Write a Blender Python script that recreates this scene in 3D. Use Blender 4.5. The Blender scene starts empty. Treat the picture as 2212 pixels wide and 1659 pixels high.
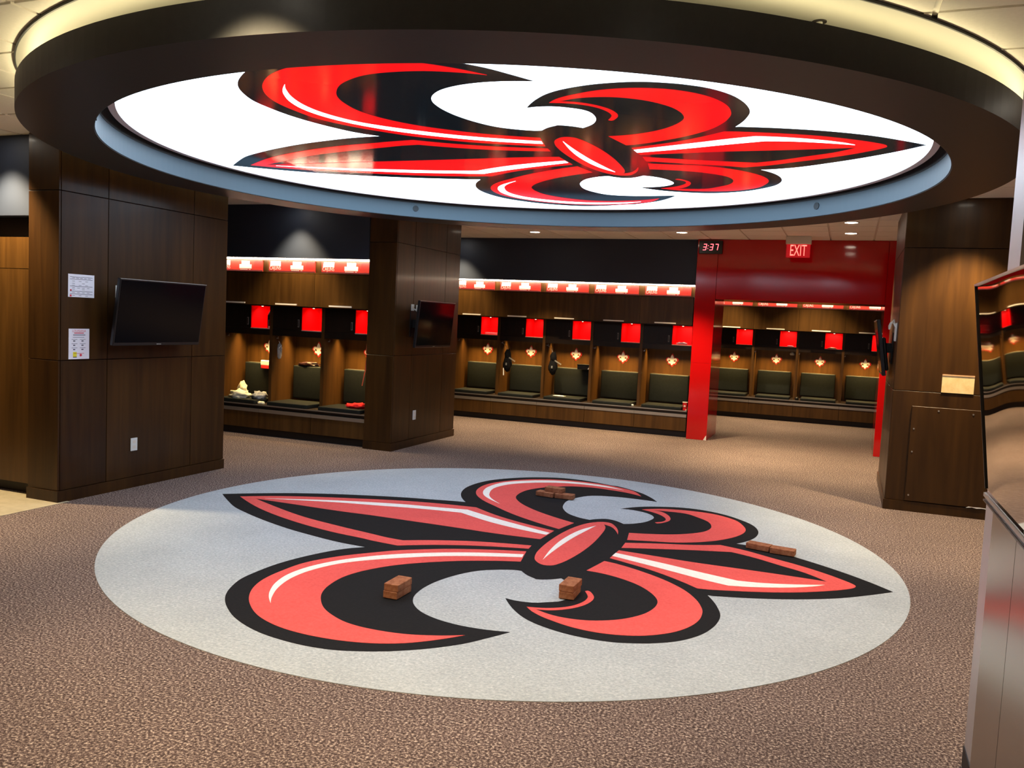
import bpy, bmesh, math, random
from mathutils import Vector, Matrix, noise

# ---------------------------------------------------------------- camera, world, exposure
K = 1.11            # layout units -> metres (2 ft ceiling tiles, 8 in bricks, 18 in benches)
scn = bpy.context.scene
col = scn.collection
EYE = Vector((0, 0, 1.65)) * K
FPX, PITCH, ROLL, YAW = 1817.5, -0.07552, 0.04681, -0.37621
def _g(v):
    c, s = math.cos(YAW), math.sin(YAW)
    return Vector((c*v[0] + s*v[1], -s*v[0] + c*v[1], v[2]))
_r, _u, _f = Vector((1, 0, 0)), Vector((0, -math.sin(PITCH), math.cos(PITCH))), Vector((0, math.cos(PITCH), math.sin(PITCH)))
CR = _g(_r*math.cos(ROLL) + _u*math.sin(ROLL)); CU = _g(-_r*math.sin(ROLL) + _u*math.cos(ROLL)); CF = _g(_f)
cam = bpy.data.objects.new('camera', bpy.data.cameras.new('camera'))
cam.data.sensor_fit = 'HORIZONTAL'; cam.data.sensor_width = 36; cam.data.lens = 36*FPX/2212
cam.data.clip_start = 0.05; cam.data.clip_end = 100
m = Matrix((CR, CU, -CF)).transposed().to_4x4(); m.translation = EYE
cam.matrix_world = m; col.objects.link(cam); scn.camera = cam
def in_frame(p, margin=0.06):
    v = Vector(p)*K - EYE; d = v.dot(CF)
    if d < 0.3: return False
    x = v.dot(CR)/d*FPX/2212; y = v.dot(CU)/d*FPX/1659
    return abs(x) < 0.5+margin and abs(y) < 0.5+margin

w = bpy.data.worlds.new('world'); scn.world = w; w.use_nodes = True
w.node_tree.nodes['Background'].inputs[0].default_value = (1, 0.85, 0.7, 1)
w.node_tree.nodes['Background'].inputs[1].default_value = 0.0
scn.view_settings.view_transform = 'Standard'; scn.view_settings.look = 'None'
scn.view_settings.exposure = 0.75; scn.view_settings.gamma = 1.0; scn.view_settings.use_curve_mapping = False
WARM = (1.0, 0.75, 0.42); LBOX = 3.0

# ---------------------------------------------------------------- helpers
class MB:
    """collects shapes (layout units) and links them as ONE mesh object"""
    def __init__(s): s.v = []; s.f = []
    def box(s, x0, x1, y0, y1, z0, z1, M=None):
        b = len(s.v)
        P = [(x, y, z) for z in (z0, z1) for y in (y0, y1) for x in (x0, x1)]
        if M: P = [tuple(M @ Vector(p)) for p in P]
        s.v += P
        s.f += [tuple(b+i for i in q) for q in ((0,2,3,1),(4,5,7,6),(0,1,5,4),(2,6,7,3),(0,4,6,2),(1,3,7,5))]
        return s
    def prism(s, poly, z0, z1, M=None):
        a = sum(poly[i-1][0]*poly[i][1] - poly[i][0]*poly[i-1][1] for i in range(len(poly)))
        if a < 0: poly = poly[::-1]
        n = len(poly); b = len(s.v)
        P = [(p[0], p[1], z0) for p in poly] + [(p[0], p[1], z1) for p in poly]
        if M: P = [tuple(M @ Vector(p)) for p in P]
        s.v += P
        s.f.append(tuple(b+n-1-i for i in range(n))); s.f.append(tuple(b+n+i for i in range(n)))
        for i in range(n):
            j = (i+1) % n
            s.f.append((b+i, b+j, b+n+j, b+n+i))
        return s
    def cyl(s, c, r, z0, z1, n=24, M=None, r2=None):
        r2 = r if r2 is None else r2
        b = len(s.v); P = []
        for z, rr in ((z0, r), (z1, r2)):
            P += [(c[0]+rr*math.cos(2*math.pi*i/n), c[1]+rr*math.sin(2*math.pi*i/n), z) for i in range(n)]
        if M: P = [tuple(M @ Vector(p)) for p in P]
        s.v += P
        s.f.append(tuple(b+n-1-i for i in range(n))); s.f.append(tuple(b+n+i for i in range(n)))
        for i in range(n):
            j = (i+1) % n; s.f.append((b+i, b+j, b+n+j, b+n+i))
        return s
    def ring(s, c, r0, r1, z0, z1, n=160):
        """square-section ring"""
        b = len(s.v)
        for i in range(n):
            a = 2*math.pi*i/n; ca, sa = math.cos(a), math.sin(a)
            s.v += [(c[0]+r0*ca, c[1]+r0*sa, z0), (c[0]+r1*ca, c[1]+r1*sa, z0), (c[0]+r1*ca, c[1]+r1*sa, z1), (c[0]+r0*ca, c[1]+r0*sa, z1)]
        for i in range(n):
            j = (i+1) % n
            for k in range(4):
                l = (k+1) % 4
                s.f.append((b+4*i+k, b+4*j+k, b+4*j+l, b+4*i+l)[::-1])
        return s
    def tube(s, pts, r, n=8):
        """round tube along points (layout units)"""
        pts = [Vector(p) for p in pts]; b = len(s.v)
        for i, p in enumerate(pts):
            t = (pts[min(i+1, len(pts)-1)] - pts[max(i-1, 0)]).normalized()
            a = t.orthogonal().normalized(); c = t.cross(a)
            s.v += [tuple(p + (a*math.cos(2*math.pi*k/n) + c*math.sin(2*math.pi*k/n))*r) for k in range(n)]
        for i in range(len(pts)-1):
            for k in range(n):
                l = (k+1) % n
                s.f.append((b+i*n+k, b+i*n+l, b+(i+1)*n+l, b+(i+1)*n+k))
        s.f.append(tuple(b+n-1-k for k in range(n))); e = b+(len(pts)-1)*n
        s.f.append(tuple(e+k for k in range(n)))
        return s
    def blob(s, c, dim, seed=0, amp=0.35, freq=6.0, sub=3, flat=0.0):
        """crumpled soft lump"""
        bm = bmesh.new(); bmesh.ops.create_icosphere(bm, subdivisions=sub, radius=1.0)
        b = len(s.v); o = Vector((seed*7.3, seed*3.1, seed*1.7))
        for v in bm.verts:
            d = v.co.normalized(); k = 1 + amp*noise.noise(d*freq*0.35 + o) + amp*0.45*noise.noise(d*freq + o)
            p = d*k
            z = max(p.z, -0.55 if flat else -9)
            s.v.append((c[0]+p.x*dim[0], c[1]+p.y*dim[1], c[2]+(z+ (0.55 if flat else 0))*dim[2]))
        for f in bm.faces: s.f.append(tuple(b+v.index for v in f.verts))
        bm.free(); return s
    def mesh(s, name, mat, bevel=0, smooth=False, seg=2):
        me = bpy.data.meshes.new(name)
        me.from_pydata([(x*K, y*K, z*K) for x, y, z in s.v], [], s.f)
        if bevel:
            bm = bmesh.new(); bm.from_mesh(me)
            bmesh.ops.bevel(bm, geom=list(bm.edges), offset=bevel*K, segments=seg, profile=0.7, affect='EDGES')
            bm.to_mesh(me); bm.free()
        if smooth: me.polygons.foreach_set('use_smooth', [True]*len(me.polygons))
        me.materials.append(mat); me.update(); return me
    def build(s, name, mat, parent=None, loc=(0, 0, 0), **kw):
        return put(name, s.mesh(name, mat, **kw), parent, loc)
def put(name, me, parent=None, loc=(0, 0, 0), rz=0):
    o = bpy.data.objects.new(name, me); col.objects.link(o)
    o.parent = parent; o.location = Vector(loc)*K; o.rotation_euler.z = rz
    return o
def tag(o, label, cat, group=None):
    o['label'] = label; o['category'] = cat
    if group: o['group'] = group
    return o
def struct(o, label, cat='structure'):
    o['kind'] = 'structure'; o['label'] = label; o['category'] = cat; return o
def thing(name, label, cat, loc=(0, 0, 0), rz=0, group=None):
    o = bpy.data.objects.new(name, None); col.objects.link(o); o.empty_display_size = 0.1
    o.location = Vector(loc)*K; o.rotation_euler.z = rz
    return tag(o, label, cat, group)
def copy_tree(o, parent=None):
    c = o.copy(); col.objects.link(c); c.parent = parent
    for ch in o.children: copy_tree(ch, c)
    return c
def text_mesh(txt, size):
    cu = bpy.data.curves.new('t', 'FONT'); cu.body = txt; cu.size = size; cu.align_x = 'CENTER'; cu.align_y = 'CENTER'
    o = bpy.data.objects.new('t', cu); col.objects.link(o)
    dg = bpy.context.evaluated_depsgraph_get()
    me = bpy.data.meshes.new_from_object(o.evaluated_get(dg))
    bpy.data.objects.remove(o); bpy.data.curves.remove(cu)
    return [tuple(v.co) for v in me.vertices], [tuple(p.vertices) for p in me.polygons]
def add_text(mb, txt, size, M):
    vs, fs = text_mesh(txt, size); b = len(mb.v)
    mb.v += [tuple(M @ Vector(v)) for v in vs]; mb.f += [tuple(b+i for i in f) for f in fs]

# ---------------------------------------------------------------- materials
def mat(name, color, rough=0.5, metal=0.0, spec=0.5, emit=None, estr=0.0, coat=0.0):
    M = bpy.data.materials.new(name); M.use_nodes = True
    b = M.node_tree.nodes['Principled BSDF']
    b.inputs['Base Color'].default_value = (*color, 1); b.inputs['Roughness'].default_value = rough
    b.inputs['Metallic'].default_value = metal; b.inputs['Specular IOR Level'].default_value = spec
    b.inputs['Coat Weight'].default_value = coat; b.inputs['Coat Roughness'].default_value = 0.12
    if emit: b.inputs['Emission Color'].default_value = (*emit, 1); b.inputs['Emission Strength'].default_value = estr
    return M
def nodes(M): return M.node_tree.nodes, M.node_tree.links, M.node_tree.nodes['Principled BSDF']
def ramp(N, stops):
    r = N.new('ShaderNodeValToRGB'); e = r.color_ramp.elements
    while len(e) > 1: e.remove(e[0])
    e[0].position = stops[0][0]; e[0].color = (*stops[0][1], 1)
    for p, c in stops[1:]:
        x = e.new(p); x.color = (*c, 1)
    return r
def wood(name, dark, light, rough=0.3, scale=(14, 14, 0.9), coat=0.10):
    M = mat(name, light, rough, coat=coat, spec=0.28); N, L, b = nodes(M)
    tc = N.new('ShaderNodeTexCoord'); mp = N.new('ShaderNodeMapping'); mp.inputs['Scale'].default_value = scale
    oi = N.new('ShaderNodeObjectInfo'); add = N.new('ShaderNodeVectorMath'); add.operation = 'ADD'
    sc = N.new('ShaderNodeVectorMath'); sc.operation = 'SCALE'; sc.inputs[3].default_value = 9.0
    cm = N.new('ShaderNodeCombineXYZ')
    for i in range(3): L.new(oi.outputs['Random'], cm.inputs[i])
    L.new(cm.outputs[0], sc.inputs[0]); L.new(tc.outputs['Object'], add.inputs[0]); L.new(sc.outputs[0], add.inputs[1])
    L.new(add.outputs[0], mp.inputs[0])
    n1 = N.new('ShaderNodeTexNoise'); n1.inputs['Scale'].default_value = 1.0; n1.inputs['Detail'].default_value = 6; n1.inputs['Distortion'].default_value = 0.6
    n2 = N.new('ShaderNodeTexNoise'); n2.inputs['Scale'].default_value = 0.22; n2.inputs['Detail'].default_value = 2
    L.new(mp.outputs[0], n1.inputs['Vector']); L.new(mp.outputs[0], n2.inputs['Vector'])
    mx = N.new('ShaderNodeMath'); mx.operation = 'MULTIPLY_ADD'; mx.inputs[1].default_value = 0.6
    L.new(n1.outputs['Fac'], mx.inputs[0]); m2 = N.new('ShaderNodeMath'); m2.operation = 'MULTIPLY'; m2.inputs[1].default_value = 0.4
    L.new(n2.outputs['Fac'], m2.inputs[0]); L.new(m2.outputs[0], mx.inputs[2])
    r = ramp(N, [(0.32, dark), (0.68, light)]); L.new(mx.outputs[0], r.inputs[0]); L.new(r.outputs[0], b.inputs['Base Color'])
    return M
def speckle(name, stops, scale=60, rough=0.95, bump=0.0, blotch=None):
    M = mat(name, stops[0][1], rough, spec=0.15); N, L, b = nodes(M)
    tc = N.new('ShaderNodeTexCoord')
    n = N.new('ShaderNodeTexNoise'); n.inputs['Scale'].default_value = scale; n.inputs['Detail'].default_value = 3; n.inputs['Roughness'].default_value = 0.7
    L.new(tc.outputs['Object'], n.inputs['Vector'])
    r = ramp(N, stops); L.new(n.outputs['Fac'], r.inputs[0]); out = r.outputs[0]
    if blotch:
        n2 = N.new('ShaderNodeTexNoise'); n2.inputs['Scale'].default_value = blotch[0]; n2.inputs['Detail'].default_value = 4
        L.new(tc.outputs['Object'], n2.inputs['Vector'])
        r2 = ramp(N, [(0.3, (blotch[1],)*3), (0.7, (1, 1, 1))]); L.new(n2.outputs['Fac'], r2.inputs[0])
        mx = N.new('ShaderNodeMix'); mx.data_type = 'RGBA'; mx.blend_type = 'MULTIPLY'; mx.inputs[0].default_value = 1
        L.new(out, mx.inputs[6]); L.new(r2.outputs[0], mx.inputs[7]); out = mx.outputs[2]
    L.new(out, b.inputs['Base Color'])
    if bump:
        bp = N.new('ShaderNodeBump'); bp.inputs['Strength'].default_value = bump; bp.inputs['Distance'].default_value = 0.01
        L.new(n.outputs['Fac'], bp.inputs['Height']); L.new(bp.outputs[0], b.inputs['Normal'])
    return M
MW = wood('wood_panel', (0.022, 0.0082, 0.0014), (0.058, 0.0240, 0.0042), 0.40)
MWL = wood('wood_locker', (0.044, 0.0190, 0.0042), (0.100, 0.046, 0.0105), 0.36, coat=0.15)
MWD = wood('wood_dark_cubby', (0.010, 0.006, 0.004), (0.020, 0.011, 0.007), 0.4, coat=0.1)
MKICK = mat('kick_dark', (0.012, 0.007, 0.005), 0.6)
MCARPET = speckle('carpet_brown', [(0.33, (0.024, 0.015, 0.014)), (0.46, (0.098, 0.067, 0.062)), (0.54, (0.19, 0.138, 0.124)), (0.66, (0.58, 0.47, 0.40))], 78, bump=0.35, blotch=(1.1, 0.82))
MVINYL = speckle('vinyl_pale', [(0.3, (0.36, 0.31, 0.21)), (0.7, (0.46, 0.40, 0.28))], 9, rough=0.4)
MGREY = speckle('medallion_grey', [(0.32, (0.32, 0.355, 0.385)), (0.6, (0.445, 0.485, 0.515)), (0.72, (0.57, 0.60, 0.61))], 60, bump=0.15, blotch=(1.6, 0.88))
MBLK = speckle('medallion_black', [(0.3, (0.0065, 0.0065, 0.0080)), (0.7, (0.0110, 0.0105, 0.0115))], 60, rough=0.9)
MRED = speckle('medallion_red', [(0.3, (0.66, 0.085, 0.078)), (0.7, (0.76, 0.115, 0.105))], 50, blotch=(3.0, 0.9))
MWHT = speckle('medallion_white', [(0.3, (0.74, 0.71, 0.66)), (0.7, (0.86, 0.83, 0.78))], 50)
MLW = mat('lightbox_white', (0.8, 0.8, 0.8), 0.15, emit=(0.68, 0.85, 1.0), estr=LBOX)
MLR = mat('lightbox_red', (0.35, 0.005, 0.006), 0.12, emit=(1.0, 0.008, 0.012), estr=0.55)
MLB = mat('lightbox_black', (0.008, 0.010, 0.014), 0.10, emit=(0.4, 0.7, 1.0), estr=0.006)
MRING = speckle('ring_paint', [(0.3, (0.040, 0.042, 0.044)), (0.7, (0.045, 0.047, 0.049))], 30, rough=0.40)
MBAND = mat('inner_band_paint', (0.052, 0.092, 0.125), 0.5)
MTRIM = mat('lightbox_trim', (0.62, 0.57, 0.57), 0.5)
MSPK = mat('speaker_grille', (0.012, 0.020, 0.028), 0.6)
MTILE = speckle('ceiling_tile', [(0.3, (0.84, 0.80, 0.72)), (0.7, (0.89, 0.85, 0.77))], 45)
MGRID = mat('ceiling_grid', (0.70, 0.66, 0.58), 0.5)
MSOF = mat('soffit_paint', (0.34, 0.33, 0.28), 0.5)
MNAVY = mat('bulkhead_paint', (0.019, 0.028, 0.054), 0.6)
MREDL = mat('red_laminate', (0.50, 0.004, 0.005), 0.09, spec=0.6)
MREDC = mat('red_liner', (0.80, 0.003, 0.004), 0.35, spec=0.2)
MWALL = mat('wall_plain', (0.16, 0.12, 0.09), 0.7)
MALU = mat('aluminium', (0.55, 0.52, 0.48), 0.35, metal=0.9)
MHAND = mat('handle_metal', (0.95, 0.91, 0.82), 0.5)
MCUSH = speckle('black_vinyl', [(0.3, (0.0095, 0.0120, 0.0118)), (0.7, (0.0140, 0.0172, 0.0168))], 25, rough=0.5)
MPIPE = mat('cushion_piping', (0.20, 0.17, 0.12), 0.6)
MSTRIP = mat('strip_light', (1, 1, 1), 0.5, emit=(1.0, 0.80, 0.58), estr=26.0)
MPLATE = mat('name_plate_red', (0.45, 0.03, 0.02), 0.4)
MPWHITE = mat('white_print', (0.85, 0.83, 0.78), 0.6)
MEMBW = mat('emblem_white', (0.92, 0.88, 0.80), 0.3)
MEMBR = mat('emblem_red', (0.60, 0.02, 0.015), 0.3)
MTVB = mat('tv_bezel', (0.008, 0.008, 0.009), 0.3)
MTVS = mat('tv_screen', (0.003, 0.003, 0.004), 0.10, spec=0.10)
MWPL = mat('white_plastic', (0.70, 0.72, 0.70), 0.4)
MPAPER = mat('paper', (0.82, 0.82, 0.90), 0.8)
MINK = mat('ink_grey', (0.10, 0.10, 0.14), 0.8)
MINKR = mat('ink_red', (0.62, 0.04, 0.07), 0.8)
MINKY = mat('ink_yellow', (0.85, 0.75, 0.04), 0.8)
MBRICK = speckle('brick_clay', [(0.3, (0.24, 0.085, 0.040)), (0.55, (0.36, 0.145, 0.075)), (0.75, (0.46, 0.22, 0.12))], 22, bump=0.4, blotch=(6, 0.8))
MSTEEL = mat('brushed_steel', (0.36, 0.31, 0.25), 0.25, metal=1.0)
MMIRROR = mat('polished_steel', (0.60, 0.53, 0.46), 0.03, metal=1.0)
MPATCH = speckle('bare_board', [(0.3, (0.66, 0.48, 0.22)), (0.7, (0.85, 0.68, 0.38))], 8, rough=0.7)
MLENS = mat('downlight_lens', (1, 1, 1), 0.5, emit=(1.0, 0.90, 0.74), estr=14.0)
MLEDR = mat('led_red', (0.2, 0, 0), 0.4, emit=(1.0, 0.10, 0.12), estr=2.2)
MEXGL = mat('exit_panel', (0.30, 0.012, 0.02), 0.2, emit=(1.0, 0.01, 0.02), estr=0.22)
MEXLT = mat('exit_letter', (0.6, 0.1, 0.1), 0.4, emit=(1.0, 0.13, 0.10), estr=1.9)
MCLOTHW = speckle('cloth_cream', [(0.3, (0.62, 0.58, 0.42)), (0.7, (0.80, 0.77, 0.62))], 12)
MCLOTHG = speckle('cloth_grey', [(0.3, (0.20, 0.21, 0.21)), (0.7, (0.44, 0.45, 0.45))], 10)
MCLOTHR = speckle('cloth_red', [(0.3, (0.55, 0.012, 0.016)), (0.7, (0.75, 0.03, 0.03))], 14)
MCLOTHK = speckle('cloth_black', [(0.3, (0.007, 0.007, 0.008)), (0.7, (0.014, 0.014, 0.016))], 14)
MSILV = mat('silver_trim', (0.42, 0.43, 0.40), 0.4, metal=0.4)

# ---------------------------------------------------------------- lights
def spot(name, loc, power, ang=95, blend=0.7, color=WARM, r=0.05, parent=None, aim=(0, 0, -1)):
    d = bpy.data.lights.new(name, 'SPOT'); d.energy = power; d.spot_size = math.radians(ang); d.spot_blend = blend
    d.color = color; d.shadow_soft_size = r
    o = bpy.data.objects.new(name, d); col.objects.link(o); o.parent = parent; o.location = Vector(loc)*K
    o.rotation_euler = Vector(aim).to_track_quat('-Z', 'Y').to_euler(); return o
def area(name, loc, sx, sy, power, color, parent=None, aim=(0, 0, -1), spread=180):
    d = bpy.data.lights.new(name, 'AREA'); d.shape = 'RECTANGLE'; d.size = sx*K; d.size_y = sy*K; d.energy = power
    d.color = color; d.spread = math.radians(spread)
    o = bpy.data.objects.new(name, d); col.objects.link(o); o.parent = parent; o.location = Vector(loc)*K
    o.rotation_euler = Vector(aim).to_track_quat('-Z', 'Y').to_euler(); return o

# ---------------------------------------------------------------- room shell
HC = 2.97                      # ceiling
RC = (-2.342, 5.926)           # centre of medallion, ring and light panel
X0, X1, Y0, Y1 = -10.5, 5.0, -3.5, 17.35
struct(MB().box(X0, X1, Y0, Y1, -0.08, 0).build('floor', MCARPET), 'speckled brown carpet floor', 'floor')
struct(MB().box(X0, -5.82, -3.5, 5.0, 0.0, 0.004).build('floor', MVINYL), 'pale smooth floor beside the left pillar', 'floor')
cl = struct(MB().box(X0, X1, Y0, Y1, HC+0.012, HC+0.1).build('ceiling', MGRID), 'cream tiled ceiling with pale grid', 'ceiling')
T = 0.5495; tb = MB().box(0.012, T-0.012, 0.012, T-0.012, 0, 0.012).mesh('ceiling_tile', MTILE)
rest = MB()
nt = 0
for i in range(-28, 14):
    for j in range(-8, 34):
        x, y = -0.313+i*T, 12.66+(j-30)*T
        if x < X0-T or x+T > X1+T or y < Y0-T or y+T > Y1+T: continue
        cx, cy = x+T/2, y+T/2
        if math.hypot(cx-RC[0], cy-RC[1]) < 2.8: continue
        vis = in_frame((cx, cy, HC)) and cy < 12.9 and not (math.hypot(cx-RC[0], cy-RC[1]) < 3.9 and cy > 7.5)
        if vis and nt < 300: put('tile', tb, cl, (x, y, HC)); nt += 1
        else: rest.box(x+0.012, x+T-0.012, y+0.012, y+T-0.012, HC, HC+0.012)
ro = rest.build('tile_field', MTILE, cl); ro['kind'] = 'stuff'
MB().cyl(RC, 3.25, HC-0.012, HC+0.005, 200).build('soffit_disc', MSOF, cl)
MB().ring(RC, 3.25, 3.258, HC-0.014, HC+0.005, 200).build('soffit_edge', MRING, cl)

struct(MB().box(X0-0.1, X1+0.1, Y1, Y1+0.1, 0, HC+0.1).build('wall_back', MWALL), 'brown back wall behind the far lockers', 'wall')
struct(MB().box(X0-0.1, X1+0.1, Y0-0.1, Y0, 0, HC+0.1).build('wall_front', MWALL), 'brown wall behind the camera', 'wall')
struct(MB().box(X0-0.1, X0, Y0, Y1, 0, HC+0.1).build('wall_left', MWALL), 'brown left wall', 'wall')
struct(MB().box(X1, X1+0.1, Y0, Y1, 0, HC+0.1).build('wall_right', MWALL), 'brown right wall', 'wall')
struct(MB().box(X0, -5.43, 9.67, 9.8, 0, HC).build('wall_middle', MNAVY), 'partition wall behind the lockers left of the central pillar', 'wall')
struct(MB().box(X0, -2.16, 13.52, 13.62, 0, HC).build('wall_far', MNAVY), 'partition wall behind the five back lockers', 'wall')
struct(MB().box(-8.3, -5.43, 8.86, 9.67, 2.30, HC).build('wall_middle_bulkhead', MNAVY), 'dark navy bulkhead above the lockers left of the central pillar', 'wall')
struct(MB().box(-8.3, -2.16, 12.71, 13.52, 2.30, HC).build('wall_far_bulkhead', MNAVY), 'dark navy bulkhead above the five back lockers', 'wall')
struct(MB().box(-3.0, 1.5, 16.47, Y1, 2.30, HC).build('wall_back_bulkhead', MNAVY), 'dark bulkhead above the lockers beyond the red opening', 'wall')

def panels(parent, rects, axis, at, m, t=0.018, gap=0.003, name='panel'):
    """separate veneer panels standing proud of a core; axis 'x-'/'x+'/'y-' is the facing"""
    for a0, a1, z0, z1 in rects:
        a0, a1, z0, z1 = a0+gap, a1-gap, z0+gap, z1-gap
        b = MB()
        if axis == 'y-': b.box(a0, a1, at, at+t, z0, z1)
        elif axis == 'x+': b.box(at-t, at, a0, a1, z0, z1)
        elif axis == 'x-': b.box(at, at+t, a0, a1, z0, z1)
        b.build(name, m, parent, bevel=0.0015, seg=1)
def pillar(name, label, x0, x1, y0, y1, sx, face, ycols, zs, top):
    t = 0.018
    lo, hi = (x0+(t if face == 'x-' else 0), x1-(t if face == 'x+' else 0))
    core = struct(MB().box(lo, hi, y0+t, y1, 0, top).build(name, MKICK), label, 'pillar')
    panels(core, [(x0, x1, z0, z1) for z0, z1 in zs], 'y-', y0, MW)
    at = x1 if face == 'x+' else x0
    for a, b in ycols: panels(core, [(a, b, z0, z1) for z0, z1 in zs], face, at, MW)
    bb = MB().box(x0 - (0.012 if face == 'x-' else 0), x1 + (0.012 if face == 'x+' else 0), y0-0.012, y0, 0, 0.095)
    bx0, bx1 = (x1, x1+0.012) if face == 'x+' else (x0-0.012, x0)
    bb.box(bx0, bx1, y0, y1, 0, 0.095)
    struct(bb.build('baseboard_'+name.split('_')[-1], MW), 'low wooden baseboard around the '+name.split('_')[-1]+' pillar', 'baseboard')
    return core
ZS = [(0.095, 1.157), (1.157, 2.51), (2.51, HC)]
LP = pillar('wall_pillar_left', 'wide dark wood pillar at left carrying papers and a television', -6.2, -5.86, 4.92, 6.87, 0, 'x+', [(4.938, 5.40), (5.40, 6.40), (6.40, 6.87)], ZS, HC)
CP = pillar('wall_pillar_centre', 'dark wood pillar left of centre carrying a television', -5.42, -5.04, 8.85, 10.60, 0, 'x+', [(8.868, 9.30), (9.30, 10.17), (10.17, 10.60)], ZS, HC)
RP = pillar('wall_pillar_right', 'dark wood pillar at right with an access panel and bare patch', 0.44, 2.3, 8.85, 10.60, 0, 'x-', [(8.868, 9.30), (9.30, 10.17), (10.17, 10.60)], ZS, HC)
ap = MB().box(0.615, 1.40, 8.832, 8.85, 0.105, 1.015).build('access_panel', MW, RP, bevel=0.002, seg=1)
scr = MB().cyl((0, 0), 0.008, 0, 0.004, 10, Matrix.Rotation(math.pi/2, 4, 'X')).mesh('screw', MALU)
for sx, sz in ((0.645, 0.80), (0.645, 0.58), (0.645, 0.16), (0.845, 0.985), (1.135, 0.975), (1.345, 0.17)): put('screw', scr, ap, (sx, 8.832, sz))
pa = MB().box(0.852, 1.122, 8.842, 8.852, 1.162, 1.322).build('bare_patch', MPATCH, RP)
MB().box(0.852, 1.122, 8.838, 8.852, 1.322, 1.334).build('patch_strip', wood('pale_strip', (0.5, 0.3, 0.16), (0.6, 0.4, 0.24)), pa)
chip = [(1.14, 0.098), (1.19, 0.106), (1.23, 0.099), (1.27, 0.104), (1.36, 0.098), (1.37, 0.110), (1.335, 0.1135), (1.30, 0.110), (1.25, 0.113), (1.20, 0.110), (1.16, 0.112)]
MB().prism(chip, 0, 0.002, Matrix.Translation((0, 8.8335, 0)) @ Matrix.Rotation(math.pi/2, 4, 'X')).build('paint_chip', MPWHITE, RP)

# end of another locker row seen past the left pillar
lr = thing('locker_row_end', 'plain wooden end of a locker row left of the left pillar', 'locker', (-7.2, 5.0, 0))
MB().box(-0.9, 0.985, 0.06, 0.72, 0, 0.095).build('kick_plate', MKICK, lr)
MB().box(-0.9, 0.985, 0.02, 0.72, 0.095, 2.14).build('carcass', MKICK, lr)
MB().box(-0.9, 0.985, 0, 0.02, 0.095, 1.883).build('lower_panel', MWL, lr)
MB().box(-0.9, 0.985, 0, 0.02, 1.888, 2.145).build('upper_panel', MWL, lr)
MB().box(-0.9, 0.985, 0.1, 0.72, 2.145, 2.315).build('shadow_slot', MKICK, lr)
struct(MB().box(-8.1, -6.215, 4.985, 5.72, 2.32, HC).build('wall_left_bulkhead', MNAVY), 'dark painted bulkhead above the wooden locker end at left', 'wall')

# red portal
rp = struct(MB().box(-2.13, -1.868, 12.668, 13.6, 0, HC).build('wall_red_column', MKICK), 'glossy red laminate column beside the back lockers', 'column')
panels(rp, [(-2.15, -1.85, 0, 1.146), (-2.15, -1.85, 1.146, HC)], 'y-', 12.65, MREDL, gap=0.001)
panels(rp, [(12.668, 13.6, 0, 1.146), (12.668, 13.6, 1.146, HC)], 'x+', -1.85, MREDL, gap=0.001)
MB().prism([(-1.85, 0.0), (-1.853, 0.075), (-1.866, 0.06), (-1.895, 0.004)], 0, 0.002, Matrix.Translation((0, 12.6495, 0)) @ Matrix.Rotation(math.pi/2, 4, 'X')).build('paint_chip', MPWHITE, rp)
ln = struct(MB().box(-1.848, 0.44, 12.67, 13.6, 2.118, HC).build('wall_red_lintel', MKICK), 'glossy red laminate lintel over the opening', 'wall')
panels(ln, [(-1.848, 0.438, 2.10, HC)], 'y-', 12.652, MREDL, gap=0.001)
MB().box(-1.848, 0.438, 12.67, 13.6, 2.10, 2.117).build('panel', MREDL, ln)
rq = struct(MB().box(0.458, 0.80, 12.658, 13.6, 0, HC).build('wall_red_post', MKICK), 'glossy red laminate post at the right of the opening', 'column')
panels(rq, [(0.44, 0.80, 0, 2.09), (0.44, 0.80, 2.09, HC)], 'y-', 12.64, MREDL, gap=0.001)
panels(rq, [(12.658, 13.6, 0, 2.09), (12.658, 13.6, 2.09, HC)], 'x-', 0.44, MREDL, gap=0.001)
struct(MB().box(0.80, X1, 12.9, 13.6, 0, HC).build('wall_far_right', MWALL), 'brown wall to the right of the red post', 'wall')

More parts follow.
